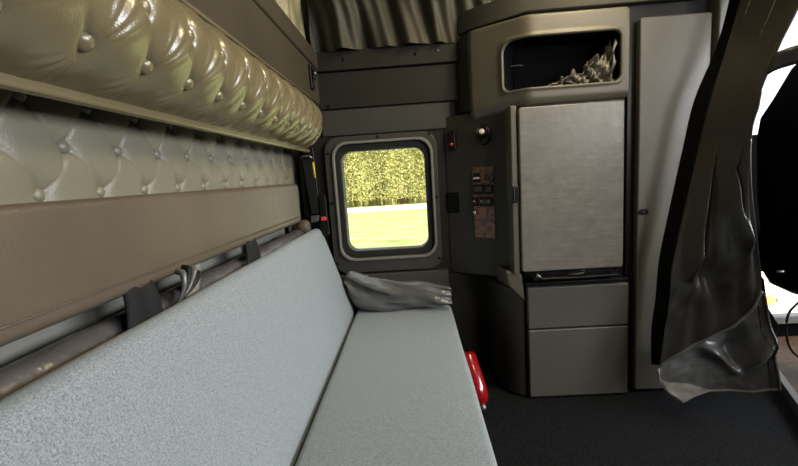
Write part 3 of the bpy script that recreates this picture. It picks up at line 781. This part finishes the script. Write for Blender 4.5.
finish('lamp_head', lathe_bm([(0.0001, -0.02), (0.015, -0.016), (0.021, 0.0), (0.022, 0.022), (0.019, 0.024), (0.016, 0.016), (0.0001, 0.014)], 24, mt2), M['black'], rl)
finish('lens', lathe_bm([(0.0001, 0.021), (0.008, 0.020), (0.014, 0.0165)], 20, mt2), M['whiteknob'], rl)
o = thing('speaker_grille', 'small square dark grille set in panel between window and control panel', 'grille', tuple(O3 + dir3*0.03 + Vector((0, 0, 0.75))))
fbox('grille_plate', 446.5, 193, 459.5, 212.5, 0.004, M['blackmatte'], o, 0.001)
for k in range(7): fbox('louvre', 447.5, 194.5+k*2.5, 458.5, 195.8+k*2.5, 0.006, M['black'], o, 0.0005)
o = thing('marker_lamp', 'little black lamp with a dull red lens right of the window', 'lamp', tuple(O3 + dir3*0.03 + Vector((0, 0, 1.0))))
fbox('housing', 449, 131, 457, 150, 0.016, M['black'], o, 0.006)
fknob('lens', 453.5, 144.5, 0.006, 0.006, M['redbtn'], o, 0.016)
# screws on the far wall area
o = struct(finish('trim_7', box_bm(0.136, 0.43, 1.786, 1.80, -0.03, 0.457), M['farwall'], smooth=False), 'dark recess wall behind the sofa end', 'trim')

# crinkled pouch in the cubby
def tri(x): return 2*abs(x-math.floor(x+0.5))
def pch(u, v):
    x = 0.49 + u*0.282; base = 1.191
    h = 0.008 + 0.030*min(1, u*3) + 0.115*max(0, (u-0.35)/0.65)**1.8 + (0.026*tri(u*7.3) + 0.014*tri(u*17+.3))*min(1, u*2) - 0.02
    z = base + max(0.003, h)*v
    y = 1.592 + 0.030*tri(u*6.1+v*1.3) + 0.016*tri(u*13.7-v*2.1+.4) + 0.010*tri(u*4+v*5) + 0.012*mnoise.noise(Vector((u*20, v*5, 9)))
    return Vector((x + 0.012*math.sin(v*3+u*20)*v, y, z))
root = thing('crinkled_bag', 'crumpled shiny silver-brown bag lying in the overhead cubby', 'bag', (0.65, 1.62, 1.19))
o = finish('bag_body', grid_bm(pch, 160, 40), M['foil'], root); sm = o.modifiers.new('sol', 'SOLIDIFY'); sm.thickness = 0.002; sm.offset = 1
bm = tube_bm([(0.752, 1.600, 1.215), (0.764, 1.588, 1.26), (0.757, 1.587, 1.30), (0.768, 1.59, 1.325), (0.772, 1.60, 1.345)], [0.005, 0.007, 0.004, 0.006, 0.002], 5)
finish('bag_neck', bm, M['foil'], root)

# ------------------------------------------------------------------ closet
root = thing('closet', 'tall plain grey-brown closet door right of the fridge cabinet', 'closet', (0.96, 1.68, 0.0))
finish('closet_frame', box_bm(0.812, 1.17, 1.592, 1.79, -0.03, 1.452), M['black'], root, bevel=0.003)
slab('door', 0.840, 1.088, -0.012, 1.398, 1.560, 1.592, M['closet'], root, 0.005, 0.008)
finish('side_post', box_bm(1.100, 1.165, 1.545, 1.60, -0.03, 1.45), M['closet'], root, bevel=0.006)
lt = finish('door_latch', prism_bm([(0.866+0.0*x_, 0) for x_ in ()] or [(p[0], p[1]) for p in rrect(0.842, 0.880, 0.694, 0.716, 0.010)], 1.5575, 1.562), M['black'], root, bevel=0.002)
finish('latch_hook', box_bm(0.856, 0.866, 1.554, 1.559, 0.701, 0.709), M['cabside'], lt, bevel=0.002)

# ------------------------------------------------------------------ curtain
def lin(P, t):
    return spline(P, t)
Lp = [(764,-135,1.46),(736,0,1.46),(722,50,1.46),(707,100,1.45),(695,150,1.45),(684,200,1.44),(672,258,1.43),(668,300,1.42),(664,330,1.41),(659,364,1.40)]
Rp = [(862,-135,1.26),(797,4,1.26),(774,52,1.26),(754,106,1.26),(751,145,1.26),(752,190,1.26),(757,235,1.26),(760,262,1.27),(761,280,1.28),(759,293,1.28)]
LP = [at(*p) for p in Lp]; RP = [at(*p) for p in Rp]
bot = [at(659,366,1.40), at(680,352,1.38), at(703,340,1.36), at(728,328,1.33), at(748,312,1.30), at(761,291,1.28)]
def ridge(u, c, w): return math.exp(-((u-c)/w)**2)
def cur_fn(u, v):
    a = spline(LP, v); b = spline(RP, v)
    p = a.lerp(b, u)
    if v > 0.75:
        k = ((v-0.75)/0.25)**1.5
        q = spline(bot, u); lin_ = LP[-1].lerp(RP[-1], u); p += (q-lin_)*k
    d = 0
    top = max(0, 1-v*1.25)
    d += 0.030*top*math.sin(u*15+0.5) + 0.016*(top+0.15)*math.sin(u*29+2*v)
    # long sharp fold on the left (bright edge)
    c1 = 0.12 + 0.22*(v-0.36)
    if 0.30 < v < 0.74: d += 0.060*ridge(u, c1, 0.055)*min(1, (v-0.30)*9)*min(1, (0.74-v)*14)
    c2 = 0.60 + 1.5*abs(v-0.5)
    if 0.3 < v < 0.72: d += 0.045*ridge(u, c2, 0.07)*min(1, (v-0.3)*8, (0.72-v)*8)
    d -= 0.03*ridge(u, 0.42, 0.14)*ridge(v, 0.5, 0.25)
    # crumples near the hem
    if v > 0.62:
        k = min(1, (v-0.62)/0.15)
        d += k*(1-v)*3*(0.028*mnoise.noise(Vector((u*3.2, v*8, 2))) + 0.006*mnoise.noise(Vector((u*9, v*18, 6))))
        d += 0.03*k*(1-v)*3*ridge(u-0.25*(v-0.8)*4, 0.35, 0.15)
    d *= min(1, (1-u)/0.12); p.y -= d; p.x += d*0.15
    return p
root = thing('privacy_curtain', 'heavy black-brown vinyl curtain gathered right of the closet, hem turned up', 'curtain', (1.0, 1.4, 0.0))
o = finish('curtain_sheet', grid_bm(cur_fn, 110, 160), M['curtain'], root); sm = o.modifiers.new('sol', 'SOLIDIFY'); sm.thickness = 0.004; sm.offset = 0
pp = [cur_fn(i/40, 1.0) + Vector((0, -0.004, 0)) for i in range(41)]
finish('piping', tube_bm(pp, 0.0045, 8), M['curtain_in'], root)
# black sheet along the left edge standing in for the curtain's soft shadow
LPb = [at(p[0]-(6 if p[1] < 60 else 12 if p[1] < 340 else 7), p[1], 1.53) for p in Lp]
def shadow_fn(u, v): 
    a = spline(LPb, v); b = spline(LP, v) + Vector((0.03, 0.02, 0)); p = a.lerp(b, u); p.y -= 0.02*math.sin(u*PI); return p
o = finish('shadow_band', grid_bm(shadow_fn, 10, 60), M['blackmatte'], root); sm = o.modifiers.new('sol', 'SOLIDIFY'); sm.thickness = 0.003
# turned-up flap
topf = [at(658,368,1.415), at(680,352,1.41), at(703,340,1.40), at(728,328,1.38), at(748,312,1.36), at(764,292,1.34)]
botf = [at(683,402,1.40), at(700,395.5,1.39), at(722,393,1.37), at(745,392.5,1.34), at(763,391,1.31), at(779,389,1.28)]
mlef = at(659,380,1.40)
def flap(u, v):
    a = spline(topf, u); b = spline(botf, u)
    if u > 0.75:
        # right hem edge runs down to the lower right corner
        pass
    p = a.lerp(b, v)
    # left side is rounded
    if u < 0.3: p.x -= (0.3-u)/0.3*0.030*math.sin(PI*v)**1.0
    d = 0
    # crease V: bright ridge from upper middle to the dimple, and out right
    du = u - (0.36 + 0.22*v*1.4)
    d += 0.042*math.exp(-(du/0.045)**2)*min(1, v*4)*max(0, 1-v/0.75)**0.5 if v < 0.75 else 0
    d -= 0.040*ridge(u, 0.62, 0.11)*ridge(v, 0.32, 0.28)
    d += 0.040*ridge(v-0.12*math.sin(u*5), 0.62, 0.10)*ridge(u, 0.80, 0.22)
    d += 0.010*mnoise.noise(Vector((u*4, v*3, 4))) + 0.004*mnoise.noise(Vector((u*11, v*8, 8)))
    d -= 0.02*v*v*ridge(u, 0.4, 0.3)
    p.y -= d
    return p
o = finish('turned_hem', grid_bm(flap, 120, 70), M['curtain_in'], root); sm = o.modifiers.new('sol', 'SOLIDIFY'); sm.thickness = 0.004; sm.offset = 0
sd = [flap(0.985, i/24) + Vector((0, -0.005, 0)) for i in range(25)]
finish('edge_piping', tube_bm(sd, 0.0045, 8), M['curtain'], o)
sd = [flap(0.90, i/24) + Vector((0, -0.003, 0)) for i in range(25)]
finish('stitch_line', tube_bm(sd, 0.002, 6), M['curtain'], o)
sd = [flap(0.0, i/12) + Vector((0, -0.003, 0)) for i in range(13)] + [flap(i/50, 1.0) + Vector((0, -0.003, 0)) for i in range(1, 51)]
finish('bottom_piping', tube_bm(sd, 0.004, 8), M['patch'], o)
def pt(u, v):     # lighter corner patch
    uu = 0.015 + u*0.30; vt = 0.30 + 0.66*u**0.8; vv = vt + (0.97-vt)*v
    return flap(uu, min(1, vv)) + Vector((0, -0.010, 0))
finish('corner_patch', grid_bm(pt, 20, 10), M['patch'], root)
# curtain tie strap
st = [at(772,62,1.24), at(782,58,1.22), at(800,54,1.20), at(822,50,1.16)]
bm = bmesh.new()
def tie(u, v):
    p = spline(st, u); return p + Vector((0, 0.01*v, 0.03-0.05*v - 0.012*(1-u)))
o = finish('tie_strap', grid_bm(tie, 14, 4), M['curtain'], root); sm = o.modifiers.new('sol', 'SOLIDIFY'); sm.thickness = 0.004

# ------------------------------------------------------------------ red extinguisher
ex0 = Vector((0.172, 1.55, 0.185)); ex1 = Vector((0.213, 1.45, 0.020))
axis = (ex1-ex0).normalized(); q = Vector((0, 0, 1)).rotation_difference(axis)
root = thing('fire_extinguisher', 'glossy red fire extinguisher tucked between sofa and cabinet', 'fire extinguisher', (0.2, 1.5, 0.0))
mt = Matrix.Translation(ex0) @ q.to_matrix().to_4x4()
Lx = (ex1-ex0).length
finish('cylinder', lathe_bm([(0.0001, 0.0), (0.025, 0.0), (0.036, 0.015), (0.037, Lx*0.7), (0.035, Lx*0.85), (0.024, Lx*0.97), (0.012, Lx)], 28, mt), M['red'], root)
finish('valve', lathe_bm([(0.012, Lx-0.003), (0.013, Lx+0.012), (0.010, Lx+0.02), (0.0001, Lx+0.022)], 16, mt), M['metal'], root)
0 and finish('strap', lathe_bm([(0.0385, Lx*0.35), (0.0385, Lx*0.43), (0.036, Lx*0.43), (0.036, Lx*0.35)], 28, mt), M['black'], root)
finish('handle', box_bm(0.200, 0.220, 1.40, 1.46, -0.022, -0.010), M['black'], root, bevel=0.004)

# ------------------------------------------------------------------ cab beyond the curtain
root = thing('cab_seat', 'large black high-backed cab seat beyond the curtain', 'seat', (1.45, 1.45, 0.0))
def seatback():
    bm = bmesh.new(); rings = []
    # outline in the YZ plane, extruded in x with rounding
    prof_ = []
    for k in range(40):
        a = 2*PI*k/40; cy, cz = 1.46, 0.93; hw, hh = 0.30, 0.47
        c, s = math.cos(a), math.sin(a); e = 0.42
        prof_.append((cy+hw*math.copysign(abs(c)**e, c)*(1-0.22*max(0, s)), cz+hh*math.copysign(abs(s)**e, s)))
    for x, k in ((1.19, 0.82), (1.20, 0.92), (1.225, 0.985), (1.26, 1.0), (1.33, 1.0), (1.37, 0.97), (1.39, 0.88), (1.40, 0.7)):
        rings.append([bm.verts.new((x - 0.16*(z-0.9) if False else x, 1.46+(y-1.46)*k, 0.93+(z-0.93)*k)) for y, z in prof_])
    n = 40
    for A, B in zip(rings, rings[1:]):
        for k in range(n): bm.faces.new((A[k], A[(k+1) % n], B[(k+1) % n], B[k]))
    bm.faces.new(rings[0]); bm.faces.new(list(reversed(rings[-1])))
    return bm
# silhouette edge follows the photographed shoulder
sil = [(806,50),(786,70),(768,100),(756,118),(752,140),(753,200),(757,240),(759,272),(765,282),(785,291),(812,292)]
def seat_sil():
    bm = bmesh.new(); pts = [at(px, py, 1.56) for px, py in sil]
    pts = pts + [Vector((1.68, 1.36, 0.44)), Vector((1.68, 1.36, 1.27)), Vector((1.50, 1.36, 1.27))]
    bm = prism_bm([(p.x, p.z) for p in pts], 1.34, 1.56)
    return bm
finish('backrest', seat_sil(), M['seatblack'], root, bevel=0.03, seg=4)
finish('seat_cushion', box_bm(1.30, 1.85, 1.34, 1.80, 0.44, 0.60), M['seatblack'], root, bevel=0.04, seg=4)
finish('seat_base', box_bm(1.50, 1.78, 1.38, 1.54, -0.006, 0.45), M['black'], root, bevel=0.015)
finish('pedestal', prism_bm([(1.24, 0.42), (1.28, 0.30), (1.33, 0.16), (1.36, 0.13), (1.40, 0.15), (1.41, 0.22), (1.36, 0.30), (1.34, 0.42)], 1.58, 1.66), M['black'], root, bevel=0.012, seg=3)
finish('recliner_lever', tube_bm([at(776,272,1.32), at(784,271.5,1.31)], 0.004, 8), M['metal'], root)
# brown mat and metal threshold strip
pol = [(gx(1.0), 1.0), (2.7, 1.0), (2.7, 1.97), (gx(1.97), 1.97)]
struct(finish('trim_8', prism_bm(pol, -0.03, -0.004, 'z'), M['mat'], smooth=False), 'brown cab floor covering', 'floor')
bm = hexa_bm([Vector((gx(1.1)-0.02, 1.1, -0.03)), Vector((gx(1.1)+0.014, 1.1, -0.03)), Vector((gx(1.95)+0.014, 1.95, -0.03)), Vector((gx(1.95)-0.02, 1.95, -0.03)),
              Vector((gx(1.1)-0.017, 1.1, 0.014)), Vector((gx(1.1)+0.010, 1.1, 0.014)), Vector((gx(1.95)+0.010, 1.95, 0.014)), Vector((gx(1.95)-0.017, 1.95, 0.014))])
tag(finish('threshold_strip', bm, M['metal'], bevel=0.003), 'bright metal strip along the edge of the cab floor', 'trim strip')
cb = [at(*p) for p in ((804,298,1.28), (798,303,1.28), (789,313,1.28), (786,330,1.28), (790,348,1.28), (800,358,1.28), (815,366,1.28))]
o = finish('black_cable', tube_bm([spline(cb, i/40) for i in range(41)], 0.0035, 8), M['black'])
tag(o, 'thin black cable looping down beside the cab seat', 'cable')
# sill ledge catching the sun, added amber disc with emission
struct(finish('trim_9', box_bm(1.36, 2.45, 1.93, 1.98, 0.075, 0.115), M['winring'], bevel=0.006), 'pale door sill ledge beyond the seat', 'trim')
o = thing('amber_disc', 'small glowing amber disc low in the cab doorway', 'light', (1.66, 1.90, 0.21))
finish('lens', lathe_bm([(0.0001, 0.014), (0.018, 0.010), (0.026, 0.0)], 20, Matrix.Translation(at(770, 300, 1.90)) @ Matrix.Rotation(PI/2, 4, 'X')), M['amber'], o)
finish('mount', tube_bm([at(770,300,1.905), at(775,300,1.975)], 0.012, 10), M['black'], o)

# ------------------------------------------------------------------ outside
GZ = -1.30
struct(finish('ground', prism_bm([(-60, 2.4), (90, 2.4), (90, 120), (-60, 120)], GZ-0.1, GZ, 'z'), M['grass'], smooth=False), 'spring grass outside', 'ground')
struct(finish('ground_road', prism_bm([(-60, 27.3), (90, 25.5), (90, 30.0), (-60, 31.0)], GZ, GZ+0.02, 'z'), M['gravel'], smooth=False), 'pale gravel road across the grass', 'road')
struct(finish('ground_gravel', prism_bm([(0.9, 2.4), (30, 2.4), (60, 16), (6.5, 16), (3.0, 8)], GZ, GZ+0.02, 'z'), M['gravel'], smooth=False), 'pale gravel yard beside the truck', 'ground')
root = thing('hedge', 'dense row of golden green trees beyond the gravel road, seen through the window', 'hedge', (-1, 31, GZ))
rnd = random.Random(3)
bm = bmesh.new()
for i in range(52000):
    x = rnd.uniform(-12, 9); z = rnd.random()**0.9*7.5 + 0.5; y = 30.9 + abs(rnd.gauss(0, 0.55)) + 0.35*math.sin(x*2.3)
    s = rnd.uniform(0.035, 0.085)
    c = Vector((x, y, GZ+z)); a = Vector((rnd.gauss(0, 1), rnd.gauss(0, 0.6), rnd.gauss(0, 1))).normalized(); b = a.cross(Vector((rnd.gauss(0, 1), rnd.gauss(0, 1), rnd.gauss(0, 1)))).normalized()
    vs = [bm.verts.new(c + a*s*1.3), bm.verts.new(c + b*s*0.6), bm.verts.new(c - a*s*1.3), bm.verts.new(c - b*s*0.6)]
    bm.faces.new(vs)
finish('foliage', bm, M['leaf'], root, smooth=False)
bm = bmesh.new()
for i in range(60):
    x = rnd.uniform(-12, 9); y = 32.0 + rnd.uniform(0, 0.4); h = rnd.uniform(4, 7)
    tube_bm([(x, y, GZ), (x+rnd.uniform(-.15, .15), y, GZ+h*0.5), (x+rnd.uniform(-.4, .4), y, GZ+h)], [0.06, 0.045, 0.015], 5, bm)
finish('stems', bm, M['twig'], root)
bm = grid_bm(lambda u, v: Vector((-13+u*23, 32.6+0.4*math.sin(u*60), GZ+v*(7.4+0.5*math.sin(u*41)))), 80, 8)
finish('inner_growth', bm, M['leaf'], root)

# ------------------------------------------------------------------ light
w = bpy.data.worlds.new('sky'); sc.world = w; w.use_nodes = True
bg = w.node_tree.nodes['Background']; bg.inputs[0].default_value = (0.80, 0.90, 1.0, 1); bg.inputs[1].default_value = 2.0
def area(name, loc, target, sx, sy, power, col):
    l = bpy.data.lights.new(name, 'AREA'); l.shape = 'RECTANGLE'; l.size = sx; l.size_y = sy; l.energy = power; l.color = col
    o = bpy.data.objects.new(name, l); COL.objects.link(o); o.location = loc
    o.rotation_euler = (Vector(target)-Vector(loc)).to_track_quat('-Z', 'Y').to_euler(); return o
sun = bpy.data.lights.new('sun', 'SUN'); sun.energy = 13; sun.color = (1.0, 0.93, 0.78); sun.angle = 0.01
so = bpy.data.objects.new('sun', sun); COL.objects.link(so); so.rotation_euler = (math.radians(42), 0, math.radians(-35))
# sky light through the windscreen and the near door window, warm dome lamp
area('windscreen_light', (2.6, 0.3, 1.35), (0.0, 0.7, 0.5), 1.9, 0.7, 80, (0.95, 0.97, 1.0))
area('near_window_light', (1.9, -0.85, 1.45), (0.5, 1.4, 0.8), 0.6, 0.5, 22, (0.97, 0.97, 1.0))
area('dome_lamp', (0.80, 1.2, 1.88), (-0.35, 1.1, 1.05), 0.25, 0.25, 13, (1.0, 0.82, 0.50))
area('warm_top_fill', (1.0, 0.6, 1.90), (0.6, 1.5, 1.2), 0.3, 0.3, 6, (1.0, 0.84, 0.58))  # unseen warm fill added overhead to warm the cabinet top

sc.view_settings.view_transform = 'Standard'
sc.view_settings.look = 'None'
sc.view_settings.exposure = 0.0
sc.cycles.max_bounces = 8
sc.cycles.use_denoising = True
sc.cycles.sample_clamp_indirect = 6
